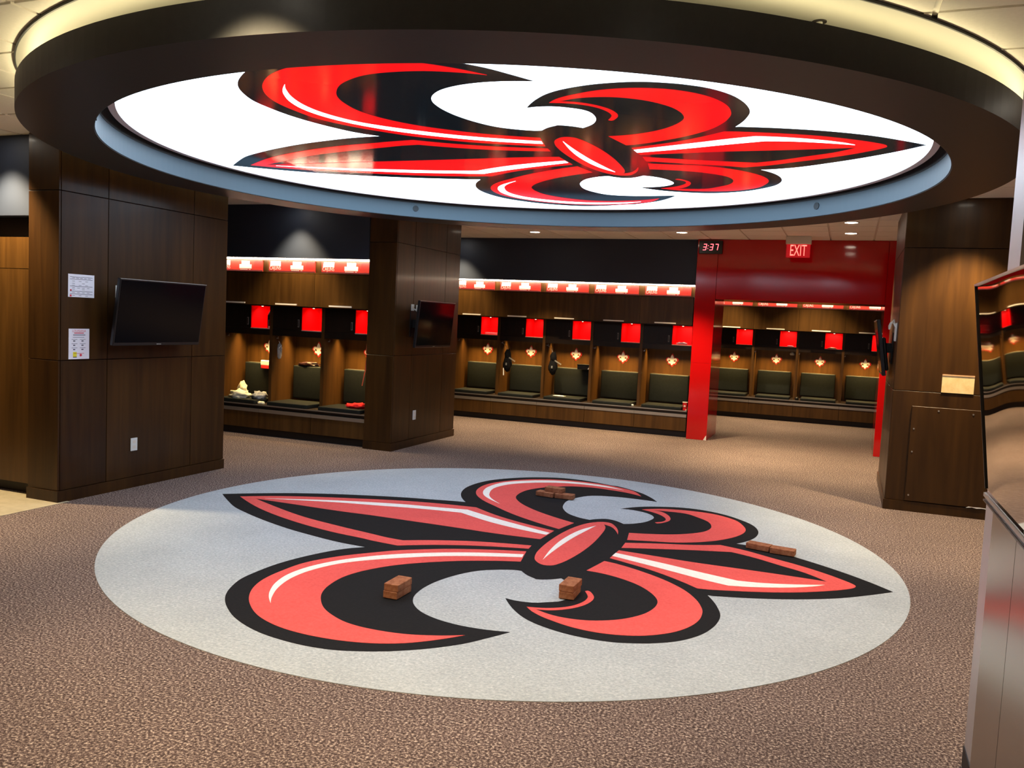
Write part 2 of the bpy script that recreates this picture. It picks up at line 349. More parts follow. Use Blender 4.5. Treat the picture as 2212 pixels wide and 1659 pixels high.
# ---------------------------------------------------------------- emblem shapes (layout units about the centre)
LOGO = {
 'k0': [(-2.679,-0.039,1),(-2.47,0.138,0),(-2.175,0.348,0),(-1.846,0.521,0),(-1.341,0.718,0),(-1.066,0.794,0),(-0.843,0.852,0),(-0.737,0.874,1),(-0.835,1.005,0),(-0.914,1.148,0),(-0.975,1.312,0),(-1.011,1.504,0),(-1.001,1.764,0),(-0.935,1.997,0),(-0.778,2.236,0),(-0.605,2.393,0),(-0.365,2.514,0),(-0.088,2.517,0),(0.207,2.43,0),(0.259,2.43,0),(0.519,2.255,0),(0.666,2.087,0),(0.778,1.905,1),(0.64,1.913,0),(0.396,1.904,0),(0.17,1.819,0),(0.072,1.649,0),(0.033,1.461,0),(0.056,1.268,0),(0.103,1.12,0),(0.204,0.958,0),(0.331,0.866,0),(0.432,0.837,1),(0.482,0.904,0),(0.551,0.948,0),(0.629,0.929,0),(0.721,0.851,1),(0.797,0.916,0),(0.86,1.015,0),(0.892,1.132,0),(0.894,1.23,0),(0.85,1.323,0),(0.759,1.395,0),(0.637,1.424,0),(0.553,1.408,1),(0.617,1.506,0),(0.71,1.608,0),(0.846,1.698,0),(1.061,1.783,0),(1.252,1.777,0),(1.45,1.693,0),(1.611,1.548,0),(1.71,1.412,0),(1.767,1.233,0),(1.774,1.065,0),(1.747,0.913,0),(1.697,0.788,0),(1.65,0.708,1),(1.749,0.7,0),(1.921,0.647,0),(2.108,0.539,0),(2.342,0.376,0),(2.559,0.19,0),(2.733,0.001,1),(2.603,-0.139,0),(2.405,-0.326,0),(2.163,-0.487,0),(1.922,-0.604,0),(1.68,-0.69,0),(1.645,-0.691,1),(1.693,-0.786,0),(1.732,-0.884,0),(1.768,-1.01,0),(1.776,-1.114,0),(1.762,-1.255,0),(1.717,-1.406,0),(1.63,-1.547,0),(1.517,-1.645,0),(1.419,-1.699,0),(1.317,-1.737,0),(1.185,-1.751,0),(1.041,-1.738,0),(0.886,-1.689,0),(0.778,-1.625,0),(0.687,-1.537,0),(0.616,-1.448,0),(0.565,-1.372,1),(0.642,-1.383,0),(0.741,-1.365,0),(0.846,-1.297,0),(0.824,-1.316,0),(0.872,-1.26,0),(0.896,-1.187,0),(0.884,-1.051,0),(0.827,-0.924,0),(0.734,-0.83,1),(0.675,-0.891,0),(0.604,-0.93,0),(0.582,-0.92,0),(0.515,-0.878,0),(0.451,-0.811,1),(0.392,-0.82,0),(0.294,-0.875,0),(0.199,-0.959,0),(0.124,-1.096,0),(0.072,-1.267,0),(0.056,-1.427,0),(0.07,-1.571,0),(0.105,-1.67,0),(0.162,-1.753,0),(0.25,-1.828,0),(0.371,-1.881,0),(0.508,-1.905,0),(0.63,-1.901,0),(0.72,-1.885,0),(0.794,-1.865,1),(0.721,-1.998,0),(0.64,-2.132,0),(0.518,-2.265,0),(0.388,-2.371,0),(0.284,-2.433,0),(0.141,-2.495,0),(0.013,-2.52,0),(-0.135,-2.521,0),(-0.307,-2.496,0),(-0.451,-2.448,0),(-0.594,-2.374,0),(-0.718,-2.28,0),(-0.811,-2.19,0),(-0.88,-2.097,0),(-0.935,-1.989,0),(-0.982,-1.851,0),(-0.995,-1.702,0),(-0.99,-1.502,0),(-0.949,-1.289,0),(-0.869,-1.064,0),(-0.806,-0.952,0),(-0.716,-0.851,1),(-0.951,-0.837,0),(-1.2,-0.788,0),(-1.476,-0.716,0),(-1.8,-0.598,0),(-2.057,-0.481,0),(-2.267,-0.369,0),(-2.466,-0.217,0)],
 'r1': [(-2.486,-0.038,1),(-2.217,0.162,0),(-1.895,0.33,0),(-1.554,0.477,0),(-1.267,0.588,0),(-0.923,0.677,0),(-0.566,0.725,1),(-0.307,0.553,0),(-0.029,0.422,0),(0.294,0.314,1),(0.286,0.014,1),(-0.07,-0.011,0),(-0.429,-0.009,0),(-0.8,-0.011,0),(-1.185,-0.017,0),(-1.481,-0.033,0),(-1.899,-0.031,0),(-2.326,-0.031,1),(-1.929,-0.219,0),(-1.581,-0.358,0),(-1.204,-0.453,0),(-0.864,-0.522,0),(-0.717,-0.552,0),(-0.578,-0.561,1),(-0.364,-0.427,0),(-0.084,-0.297,0),(0.292,-0.194,1),(0.303,-0.284,1),(-0.037,-0.403,0),(-0.308,-0.539,0),(-0.459,-0.64,0),(-0.542,-0.704,1),(-0.782,-0.68,0),(-0.848,-0.666,0),(-1.165,-0.624,0),(-1.538,-0.526,0),(-1.876,-0.397,0),(-2.154,-0.257,0)],
 'w1': [(-2.262,0.012,1),(-2.02,0.135,0),(-1.693,0.29,0),(-1.196,0.463,0),(-0.852,0.536,0),(-0.592,0.597,1),(-0.259,0.437,0),(0.006,0.331,0),(0.286,0.227,1),(0.283,0.156,1),(-0.024,0.225,0),(-0.28,0.312,0),(-0.59,0.466,1),(-0.947,0.409,0),(-1.376,0.297,0),(-1.653,0.229,0),(-2,0.108,0)],
 'r2': [(0.314,-0.361,1),(0.111,-0.439,0),(-0.158,-0.572,0),(-0.354,-0.709,0),(-0.491,-0.824,0),(-0.61,-0.963,0),(-0.747,-1.147,0),(-0.852,-1.378,0),(-0.873,-1.612,0),(-0.861,-1.791,0),(-0.812,-1.946,0),(-0.728,-2.087,0),(-0.627,-2.198,0),(-0.516,-2.287,0),(-0.396,-2.349,0),(-0.258,-2.39,0),(-0.093,-2.404,0),(0.072,-2.39,0),(0.231,-2.347,0),(0.378,-2.268,0),(0.505,-2.148,0),(0.603,-2.023,1),(0.48,-2.097,0),(0.318,-2.16,0),(0.131,-2.182,0),(-0.024,-2.164,0),(-0.16,-2.103,0),(-0.266,-2.026,0),(-0.359,-1.917,0),(-0.418,-1.816,0),(-0.456,-1.695,0),(-0.473,-1.516,0),(-0.433,-1.335,0),(-0.319,-1.127,0),(-0.16,-0.955,0),(0.02,-0.809,0),(0.217,-0.691,0),(0.371,-0.62,1)],
 'w2': [(0.327,-0.447,1),(0.091,-0.546,0),(-0.116,-0.659,0),(-0.309,-0.795,0),(-0.443,-0.909,0),(-0.564,-1.039,0),(-0.693,-1.228,0),(-0.775,-1.44,0),(-0.793,-1.635,0),(-0.757,-1.806,0),(-0.691,-1.947,0),(-0.632,-2.033,0),(-0.555,-2.116,1),(-0.617,-2.024,0),(-0.687,-1.875,0),(-0.729,-1.696,0),(-0.723,-1.514,0),(-0.651,-1.292,0),(-0.519,-1.113,0),(-0.353,-0.952,0),(-0.175,-0.803,0),(0.023,-0.679,0),(0.343,-0.52,1)],
 'r3': [(0.352,0.649,1),(0.309,0.389,1),(0.086,0.496,0),(-0.206,0.673,0),(-0.44,0.859,0),(-0.651,1.044,0),(-0.802,1.247,0),(-0.884,1.471,0),(-0.899,1.732,0),(-0.817,1.973,0),(-0.635,2.221,0),(-0.41,2.371,0),(-0.156,2.441,0),(0.12,2.422,0),(0.315,2.352,0),(0.468,2.259,0),(0.59,2.059,1),(0.417,2.151,0),(0.192,2.191,0),(0.059,2.199,0),(-0.149,2.13,0),(-0.286,2.009,0),(-0.403,1.838,0),(-0.462,1.643,0),(-0.442,1.359,0),(-0.332,1.153,0),(-0.169,0.98,0),(0.046,0.818,0)],
 'w3': [(-0.447,0.974,1),(-0.6,1.1,0),(-0.719,1.237,0),(-0.799,1.41,0),(-0.835,1.626,0),(-0.792,1.912,0),(-0.611,2.156,0),(-0.39,2.313,0),(-0.136,2.374,0),(0.138,2.356,0),(0.367,2.252,1),(0.156,2.292,0),(-0.109,2.287,0),(-0.353,2.205,0),(-0.568,2.043,0),(-0.715,1.836,0),(-0.762,1.579,0),(-0.691,1.301,0),(-0.601,1.141,0)],
 'r4': [(0.835,0.577,1),(0.875,0.353,1),(1.049,0.417,0),(1.23,0.483,0),(1.401,0.606,0),(1.539,0.769,0),(1.642,0.983,0),(1.671,1.189,0),(1.624,1.375,0),(1.542,1.532,0),(1.382,1.649,0),(1.229,1.683,0),(1.008,1.656,0),(0.866,1.602,0),(0.731,1.482,1),(0.808,1.447,0),(0.905,1.377,0),(0.971,1.291,0),(1.003,1.204,0),(0.995,1.121,0),(0.942,1.05,1),(0.972,1.028,0),(1.019,1.109,0),(1.038,1.191,0),(1.029,1.274,0),(0.984,1.391,0),(0.904,1.49,0),(0.808,1.513,1),(0.918,1.531,0),(1.104,1.544,0),(1.229,1.457,0),(1.342,1.333,0),(1.393,1.178,0),(1.393,1.046,0),(1.351,0.924,0),(1.239,0.787,0),(1.122,0.698,0),(0.969,0.624,0)],
 'r5': [(0.884,0.259,1),(1.122,0.378,0),(1.358,0.479,0),(1.547,0.594,1),(1.749,0.529,0),(1.939,0.425,0),(2.119,0.333,0),(2.291,0.221,0),(2.427,0.106,0),(2.5,0.025,0),(2.505,-0.022,0),(2.474,-0.079,0),(2.353,-0.197,0),(2.155,-0.345,0),(1.959,-0.451,0),(1.662,-0.569,0),(1.567,-0.592,1),(1.41,-0.47,0),(1.217,-0.35,0),(1.021,-0.263,0),(0.89,-0.211,1),(0.895,0.025,1),(1.199,0.011,0),(1.44,-0.001,0),(1.728,0.007,0),(2.013,0.014,0),(2.328,0.007,1),(2.184,0.147,0),(2.01,0.25,0),(1.827,0.358,0),(1.651,0.43,1),(1.384,0.327,0),(1.154,0.226,0),(0.894,0.103,1)],
 'w5': [(0.893,-0.061,1),(0.891,-0.149,1),(1.132,-0.231,0),(1.382,-0.318,0),(1.56,-0.383,0),(1.739,-0.433,1),(1.9,-0.376,0),(2.1,-0.271,0),(2.249,-0.159,0),(2.317,-0.084,1),(2.146,-0.173,0),(1.941,-0.257,0),(1.779,-0.291,1),(1.535,-0.228,0),(1.23,-0.138,0)],
 'r6': [(0.876,-0.304,1),(0.831,-0.585,1),(0.955,-0.598,0),(1.079,-0.639,0),(1.208,-0.714,0),(1.314,-0.823,0),(1.378,-0.93,0),(1.4,-1.02,0),(1.396,-1.13,0),(1.36,-1.253,0),(1.271,-1.387,0),(1.152,-1.478,0),(1.041,-1.515,0),(0.918,-1.515,0),(0.793,-1.469,1),(0.869,-1.445,0),(0.929,-1.4,0),(0.984,-1.334,0),(1.024,-1.249,0),(1.038,-1.157,0),(1.03,-1.093,0),(1.003,-1.037,0),(0.966,-0.994,0),(0.948,-1.01,1),(0.98,-1.068,0),(0.998,-1.119,0),(0.998,-1.197,0),(0.97,-1.288,0),(0.917,-1.362,0),(0.835,-1.421,0),(0.732,-1.455,1),(0.786,-1.512,0),(0.847,-1.555,0),(0.919,-1.59,0),(1.056,-1.637,0),(1.201,-1.648,0),(1.332,-1.623,0),(1.455,-1.563,0),(1.568,-1.454,0),(1.636,-1.331,0),(1.672,-1.187,0),(1.671,-1.048,0),(1.653,-0.961,0),(1.598,-0.823,0),(1.493,-0.664,0),(1.329,-0.514,0),(1.133,-0.396,0),(0.969,-0.325,0)],
 'r7': [(0.583,0.74,1),(0.623,0.641,0),(0.648,0.469,0),(0.672,0.08,0),(0.658,-0.29,0),(0.607,-0.566,0),(0.539,-0.613,0),(0.459,-0.552,0),(0.415,-0.46,0),(0.381,-0.295,0),(0.363,0.014,0),(0.378,0.376,0),(0.433,0.651,0),(0.514,0.793,0),(0.6,0.824,0),(0.669,0.751,0),(0.733,0.615,0),(0.769,0.478,1),(0.715,0.604,0),(0.656,0.694,0)],
 'w7': [(0.54,0.653,1),(0.466,0.431,0),(0.435,0.1,0),(0.447,-0.19,0),(0.489,-0.499,1),(0.482,-0.234,0),(0.49,0.135,0),(0.52,0.481,0)],
}
def smooth(path, n=4):
    out = []; N = len(path)
    for i in range(N):
        p1, p2 = path[i], path[(i+1) % N]
        p0 = path[i-1]; p3 = path[(i+2) % N]
        t1 = ((p2[0]-p0[0])/2, (p2[1]-p0[1])/2) if not p1[2] else (0, 0)
        t2 = ((p3[0]-p1[0])/2, (p3[1]-p1[1])/2) if not p2[2] else (0, 0)
        L = math.hypot(p2[0]-p1[0], p2[1]-p1[1])
        l1 = math.hypot(*t1); l2 = math.hypot(*t2)
        if l1 > 0: t1 = (t1[0]/l1*L, t1[1]/l1*L)
        if l2 > 0: t2 = (t2[0]/l2*L, t2[1]/l2*L)
        d = (p2[0]-p1[0], p2[1]-p1[1])
        if p1[2] and not p2[2]: t1 = (1.5*d[0]-t2[0]/2, 1.5*d[1]-t2[1]/2)
        elif p2[2] and not p1[2]: t2 = (1.5*d[0]-t1[0]/2, 1.5*d[1]-t1[1]/2)
        elif p1[2] and p2[2]: t1 = t2 = d
        for k in range(n):
            s = k/n; h1 = 2*s**3-3*s*s+1; h2 = s**3-2*s*s+s; h3 = -2*s**3+3*s*s; h4 = s**3-s*s
            out.append((h1*p1[0]+h2*t1[0]+h3*p2[0]+h4*t2[0], h1*p1[1]+h2*t1[1]+h3*p2[1]+h4*t2[1]))
    return out
SM = {k: smooth(v) for k, v in LOGO.items()}

fm = thing('floor_medallion', 'round pale grey floor medallion with red and black fleur-de-lis', 'floor emblem', (*RC, 0))
MB().cyl((0, 0), 2.83, 0, 0.003, 200).build('disc', MGREY, fm)
ct = thing('ceiling_light_panel', 'round backlit ceiling panel showing a red and black fleur-de-lis', 'light panel', (*RC, 2.8585))
MB().cyl((0, 0), 2.745, 0.002, 0.03, 200).build('lit_disc', MLW, ct)
MB().ring((0, 0), 2.745, 2.79, -0.004, 0.11, 200).build('trim_ring', MTRIM, ct)
rot = -0.0068; cs, sn = math.cos(rot)*0.9914, math.sin(rot)*0.9914
for k, poly in SM.items():
    nm = {'k': 'outline', 'r': 'petal', 'w': 'highlight'}[k[0]]
    if k == 'r7': nm = 'clasp'
    zt = {'k': 0.0045, 'r': 0.006, 'w': 0.0075}[k[0]]
    MB().prism(poly, 0.002, zt).build(nm, {'k': MBLK, 'r': MRED, 'w': MWHT}[k[0]], fm)
    pc = [(cs*x-sn*y+0.0014, sn*x+cs*y-0.0042) for x, y in poly]
    zb = {'k': 0.0, 'r': -0.0015, 'w': -0.003}[k[0]]
    MB().prism(pc, zb, 0.0025).build(nm, {'k': MLB, 'r': MLR, 'w': MLW}[k[0]], ct)

# ---------------------------------------------------------------- ceiling ring
cr = thing('ceiling_ring', 'large dark round ceiling ring hung around the backlit panel', 'ceiling ring', (*RC, 2.686))
MB().ring((0, 0), 2.856, 3.255, 0, 0.149, 220).build('ring_body', MRING, cr)
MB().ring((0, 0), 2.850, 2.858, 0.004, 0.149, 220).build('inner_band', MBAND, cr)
for a in (134.3, 45.3, 225, 315):
    M = Matrix.Rotation(math.radians(a), 4, 'Z') @ Matrix.Translation((2.852, 0, 0.092)) @ Matrix.Rotation(-math.pi/2, 4, 'Y')
    MB().cyl((0, 0), 0.031, 0, 0.008, 20, M).build('speaker', MSPK, cr)
for a in range(0, 360, 45):
    a = math.radians(a+10); MB().cyl((3.0*math.cos(a), 3.0*math.sin(a)), 0.012, 0.149, HC-2.686-0.012, 8).build('hanger_rod', MALU, cr)
MCOVE = mat('cove_light', (1, 1, 1), 0.5, emit=(1.0, 0.84, 0.48), estr=8.5)
MB().ring((0, 0), 2.846, 2.856, 0.149, HC-2.686-0.012, 200).build('added_light_block', MRING, cr)  # added dark wall, keeps cove light from leaking into the panel gap
MB().ring((0, 0), 3.13, 3.18, 0.150, 0.156, 160).build('cove_light', MCOVE, cr)

# sprinkler head in the soffit above the ring
sp = thing('sprinkler_head', 'small pendant sprinkler in the soffit above the ceiling ring', 'sprinkler', (-0.205, 3.83, HC-0.012))
MB().cyl((0, 0), 0.030, -0.004, 0, 24).build('escutcheon', MKICK, sp)
MB().cyl((0, 0), 0.014, -0.040, -0.002, 16).build('stem', MSOF, sp)

# ---------------------------------------------------------------- downlights
def downlight(x, y, label, power=60, ang=100, blend=0.75, color=WARM, aim=(0, 0, -1)):
    t = thing('downlight', label, 'downlight', (x, y, HC), group='recessed ceiling downlights')
    MB().ring((0, 0), 0.072, 0.09, -0.006, 0.002, 28).build('trim_ring', MGRID, t)
    MB().cyl((0, 0), 0.073, -0.003, 0.0, 28).build('lens', MLENS, t)
    spot('downlight_lamp', (0, 0, -0.02), power, ang, blend, color, parent=t, aim=aim)
    return t
DL = [
 (-4.41, 11.80, 'ceiling downlight in front of the first back lockers', 400, 84, 0.6),
 (-2.23, 11.76, 'ceiling downlight in front of the red column', 400, 84, 0.6),
 (-0.057, 10.65, 'nearer of the two ceiling downlights before the red lintel', 340, 84, 0.6),
 (-0.058, 11.76, 'farther of the two ceiling downlights before the red lintel', 340, 84, 0.6),
 (0.97, 8.42, 'ceiling downlight close to the right pillar', 420, 86, 0.6),
 (-6.43, 8.60, 'ceiling downlight above the lockers left of the central pillar', 190, 84, 0.7),
 (-6.02, 12.42, 'ceiling downlight above the first back locker', 190, 84, 0.7),
 (-6.48, 4.72, 'ceiling downlight before the left wooden locker end', 380, 90, 0.7),
 (-2.16, 2.32, 'ceiling downlight in front of the ceiling ring, nearest the camera', 260, 82, 0.8, WARM, (0, 0.4, -1)),
 (-4.80, 2.45, 'ceiling downlight left of the camera', 110, 115, 0.7),
 (-0.20, 2.45, 'ceiling downlight right of the camera', 85, 110, 0.7),
 (-2.55, 0.30, 'ceiling downlight behind the camera on the left', 110, 120, 0.7),
 (0.0, -0.3, 'ceiling downlight behind the camera', 90, 120, 0.7),
 (1.30, 5.2, 'added unseen ceiling downlight brightening the carpet right of the ring', 260, 110, 0.7),  # added lamp out of view, lifts the carpet at right
 (-0.6, 15.75, 'ceiling downlight before the lockers beyond the opening', 280, 95, 0.6),
 (-2.2, 15.75, 'ceiling downlight beyond the red column', 260, 95, 0.6),
]
for a in DL: downlight(*a)

# ---------------------------------------------------------------- lockers
U = 0.8045; H = U/2
emb_ax = Vector((LOGO['k0'][0][0], LOGO['k0'][0][1]))           # big tip of the emblem
def emblem_map(poly, s=0.185/5.0):  # upright, big tip up
    a = math.atan2(emb_ax.y, emb_ax.x); r = math.pi/2 - a; c, q = math.cos(r)*s, math.sin(r)*s
    return [(c*x-q*y, q*x+c*y) for x, y, *_ in poly]
EM = Matrix.Rotation(math.pi/2, 4, 'X')
def make_locker():
    t = thing('locker', 'x', 'locker', (0, 0, 0), group='open wooden players lockers')
    MB().box(-H, H, 0.05, 0.74, 0, 0.095).build('kick_plate', MKICK, t)
    MB().box(-H, H, 0.02, 0.74, 0.096, 0.37).build('bench_box', MKICK, t)
    dr = MB().box(-H+0.003, H-0.003, 0, 0.02, 0.097, 0.305).build('drawer', MWL, t)
    MB().box(-H+0.002, H-0.002, -0.006, 0.02, 0.306, 0.352).build('drawer_pull', MALU, dr)
    bt = MB().box(-H, H, -0.006, 0.74, 0.37, 0.408).build('bench_top', MWD, t)
    MB().box(-H, H, -0.010, -0.006, 0.392, 0.408).build('edge_trim', MALU, bt)
    for s in (-1, 1):
        MB().box(s*H if s < 0 else H-0.022, -H+0.022 if s < 0 else H, 0.21, 0.74, 0.408, 1.69).build('side_panel', MWS, t)
    MB().box(-H+0.022, H-0.022, 0.72, 0.74, 0.408, 1.375).build('back_panel', MWL, t)
    MB().box(-H+0.022, H-0.022, 0.21, 0.42, 1.308, 1.375).build('valance', MWD, t)
    sh = MB().box(-H+0.022, H-0.022, 0.21, 0.74, 1.375, 1.392).build('cubby_shelf', MWD, t)
    MB().box(0.075, H-0.024, 0.206, 0.212, 1.385, 1.396).build('lip', MPL, sh)  # acrylic edge; the light hitting it is put into the pale pink
    cd = MB().box(-H+0.024, 0.068, 0.215, 0.60, 1.393, 1.688).build('cubby_door', MWD, t)
    g = MB().box(0.012, 0.034, 0.209, 0.215, 1.43, 1.53)
    g.build('grip', MSLOT, cd); MB().box(0.0165, 0.0295, 0.207, 0.209, 1.44, 1.52).build('grip_slot', MKICK, cd)
    ln = MB(); a, b, y0, y1, z0, z1 = 0.072, H-0.024, 0.215, 0.60, 1.393, 1.688; e = 0.004
    ln.box(a, b, y1, y1+e, z0, z1).box(a, a+e, y0, y1, z0, z1).box(b-e, b, y0, y1, z0, z1).box(a+e, b-e, y0, y1, z0, z0+e).box(a+e, b-e, y0, y1, z1-e, z1)
    ln.build('red_cubby', MREDC, t)
    MB().box(-H, H, 0.02, 0.74, 1.689, 2.112).build('upper_cabinet', MWD, t)
    ud = MB().box(-H+0.002, H-0.002, 0, 0.02, 1.70, 2.108).build('upper_door', MWL, t)
    hb = MB().box(-0.163, 0.163, -0.034, -0.022, 1.709, 1.728)
    for s in (-1, 1): hb.box(s*0.14-0.006, s*0.14+0.006, -0.024, 0, 1.714, 1.725)
    hb.build('handle', MHAND, ud)
    MB().box(-H, H, 0.0, 0.74, 2.112, 2.124).build('top_ledge', MWL, t)
    MB().box(-H, H, 0.10, 0.12, 2.124, 2.30).build('sign_board', MWL, t)
    npl = MB().box(-H+0.045, H-0.055, 0.075, 0.09, 2.126, 2.272).build('name_plate', MPLATE, t)
    wh = MB(); R = Matrix.Translation((0, 0.0745, 0)) @ EM
    x = -H+0.045
    wh.prism([(x+0.02, 2.205), (x+0.185, 2.205), (x+0.185, 2.266), (x+0.03, 2.266)], 0, 0.0015, R)
    wh.build('blown_out_lettering', MPB, npl); wh = MB(); add_text(wh, 'CAJUNS', 0.068, Matrix.Translation((x+0.100, 0.0735, 2.177)) @ EM @ Matrix.Diagonal((0.72, 1, 1, 1)))  # white lettering overexposed by the strip, glare drawn as a solid block
    wh.build('team_name', MPB, npl)['kind'] = 'stuff'; wh = MB()
    wh.prism([(x+0.335, 2.162), (x+0.53, 2.162), (x+0.53, 2.215), (x+0.50, 2.215), (x+0.50, 2.262), (x+0.37, 2.262), (x+0.37, 2.215), (x+0.335, 2.215)], 0, 0.0015, R)
    wh.build('blown_out_name', MPB, npl); wh = MB()  # player name lost in glare, its brightness drawn as one white shape
    for q in range(9): wh.box(x+0.345+q*0.014, x+0.355+q*0.014, 0.0735, 0.075, 2.147, 2.153)
    for q in range(2): wh.box(x+0.49+q*0.014, x+0.50+q*0.014, 0.0735, 0.075, 2.147, 2.153)
    lw = wh.build('small_lettering', MPWHITE, npl); lw['kind'] = 'stuff'
    ry = MB()
    for q in range(7):
        a0 = x+0.565+q*0.018; ry.prism([(a0, 2.17), (a0+0.006, 2.17), (a0+0.03, 2.266), (a0+0.016, 2.266)], 0, 0.001, R)
    ry.build('ray_print', MRAY, npl)['kind'] = 'stuff'
    ds = MB().box(x, H-0.055, 0.0735, 0.075, 2.126, 2.143).build('dark_band', MDKBAND, npl)
    MB().box(-H, H, 0.012, 0.05, 2.282, 2.298).build('light_strip', MSTRIP, t)
    eb = MB().prism(emblem_map(LOGO['k0'], 0.200/5.0), 0, 0.006, Matrix.Translation((0, 0.72, 1.135)) @ EM).build('emblem', MEMBR, t)
    MB().prism(emblem_map(LOGO['k0'], 0.158/5.0), 0.005, 0.010, Matrix.Translation((-0.003, 0.72, 1.136)) @ EM).build('emblem_inlay', MEMBW, eb)
    br = MB().box(-0.325, 0.30, 0.60, 0.70, 0.46, 0.905).build('backrest', MCUSH, t, bevel=0.02, seg=3, smooth=True)
    MB().box(-0.30, 0.275, 0.655, 0.665, 0.9052, 0.9085).build('piping', MPIPE, br)
    hk = MB().box(-H+0.022, -H+0.045, 0.30, 0.312, 1.26, 1.275).box(-H+0.040, -H+0.045, 0.30, 0.312, 1.275, 1.292)
    hk.build('coat_hook', MALU, t)
    MB().box(-H+0.06, H-0.06, 0.43, 0.46, 1.366, 1.374).build('bay_lamp', MBAYL, t)
    area('bay_light', (0, 0.50, 1.362), 0.66, 0.04, BAYP, (1.0, 0.63, 0.22), t, (0, 0.08, -1), 84)
    area('cubby_light', (0.225, 0.36, 1.680), 0.2, 0.05, CUBP, (1.0, 0.75, 0.6), t, (0, 0.25, -1), 150)
    MB().cyl((0.225, 0.25), 0.012, 1.678, 1.684, 10).build('cubby_lamp', MBAYL, t)
    return t
BOWR = 60.0
MWS = wood('wood_divider', (0.045, 0.019, 0.005), (0.105, 0.048, 0.012), 0.4)
MPB = mat('plate_white', (0.62, 0.58, 0.52), 0.6)
MPL = mat('cubby_lip', (0.80, 0.42, 0.36), 0.4)
MSLOT = mat('grip_metal', (0.30, 0.27, 0.24), 0.45, metal=0.2)
MRAY = mat('ray_print', (0.30, 0.015, 0.015), 0.5)
MDKBAND = mat('plate_dark_band', (0.10, 0.01, 0.015), 0.5)
MBAYL = mat('lamp_diffuser', (1, 1, 1), 0.5, emit=(1.0, 0.75, 0.45), estr=3.0)
BAYP, CUBP = 9.5, 1.1
proto = make_locker()
ROWA, ROWB, ROWC = 8.90, 12.75, 16.50
LOCK = {}
SPEC = [('A1', -7.4325, ROWA, 'open locker with cream laundry on its seat, nearest the left pillar'),
 ('A2', -6.628, ROWA, 'middle open locker of the three between left and central pillars'),
 ('A3', -5.8235, ROWA, 'open locker with red cloth on its seat, touching the central pillar')]
for i, d in enumerate(['first of the five back lockers, beside the central pillar', 'second of the five back lockers, black bag hanging at its left',
    'third of the five back lockers, black bag and black box inside', 'fourth of the five back lockers, two from the red column',
    'fifth of the five back lockers, red cup on bench by red column']):
    SPEC.append(('B%d' % (i+1), -5.80+i*U, ROWB, d))
for i, d in enumerate(['leftmost locker seen through the red opening, partly behind red column', 'second locker from the left seen through the red opening',
    'third locker from the left seen through the red opening', 'rightmost locker seen through the red opening, behind the thin post']):
    SPEC.append(('C%d' % (i+1), -2.07+i*U, ROWC, d))
for i, (k, x, y, d) in enumerate(SPEC):
    t = proto if i == 0 else copy_tree(proto)
    t.location = Vector((x, y, 0))*K; t['label'] = d; LOCK[k] = (x, y)
WHERE = dict(A1='locker with cream laundry nearest the left pillar', A2='middle locker between left and central pillars', A3='locker touching the central pillar',
 B1='first back locker beside central pillar', B2='second back locker from central pillar', B3='third of the five back lockers', B4='fourth back locker, two from red column', B5='back locker beside the red column',
 C1='leftmost locker through red opening', C2='second locker through red opening', C3='third locker through red opening', C4='rightmost locker through red opening')
sc_me = MB().box(-0.29, 0.325, -0.004, 0.46, 0.0, 0.048).mesh('seat_cushion', MCUSH, bevel=0.012, seg=3, smooth=True)
for k, (x, y) in LOCK.items():
    o = put('seat_cushion', sc_me, None, (x+random.Random(k).uniform(-0.012, 0.012), y, 0.4085))
    tag(o, 'black seat cushion in the '+WHERE[k], 'cushion', 'black locker seat cushions')

# ---------------------------------------------------------------- televisions on tilting wall arms
def tv(label, x, yc, z, side, wd, tilt, wallx):
    """side +1: screen faces +x"""
    t = thing('television', label, 'television', (x, yc, z), group='wall mounted televisions')
    R = Matrix.Rotation(math.radians(tilt)*side, 4, 'Y'); hh = 0.285
    def bx(b, a0, a1, y0, y1, z0, z1): return b.box(min(a0*side, a1*side), max(a0*side, a1*side), y0, y1, z0, z1, R)
    body = bx(MB(), -0.035, 0.0, -wd/2, wd/2, -hh, hh).build('housing', MTVB, t, bevel=0.004, seg=1)
    bx(MB(), -0.07, -0.034, -wd*0.36, wd*0.36, -hh*0.85, hh*0.35).build('rear_bulge', MTVB, t, bevel=0.01, seg=1)
    bx(MB(), 0.0005, 0.002, -wd/2+0.014, wd/2-0.014, -hh+0.028, hh-0.014).build('screen', MTVS, t)
    bx(MB(), 0.0, 0.0025, -wd/2, wd/2, hh-0.004, hh+0.001).build('top_trim', MSILV, body)
    bx(MB(), 0.0005, 0.003, -0.025, 0.025, -hh+0.010, -hh+0.016).build('maker_mark', MSILV, body)
    d = abs(wallx-x)
    s = -side
    for q in (-0.12, 0.12): MB().box(min(s*0.05, s*(d-0.012)), max(s*0.05, s*(d-0.012)), q-0.02, q+0.02, -0.05, 0.05).build('wall_arm', MTVB, t)
    MB().box(min(s*(d-0.012), s*d), max(s*(d-0.012), s*(d-0.001)), -0.2, 0.2, -0.16, 0.16).build('wall_bracket', MTVB, t)
    return t
tv('large black television on the left pillar beside the papers', -5.645, 5.795, 1.563, 1, 1.005, 8.0, -5.86)
tv('black television on the central pillar, tilted down, with white cables', -4.775, 9.42, 1.550, 1, 0.96, 5.0, -5.04)
tv('black television seen edge-on at the left side of the right pillar', 0.305, 9.75, 1.545, -1, 0.96, 9.0, 0.44)

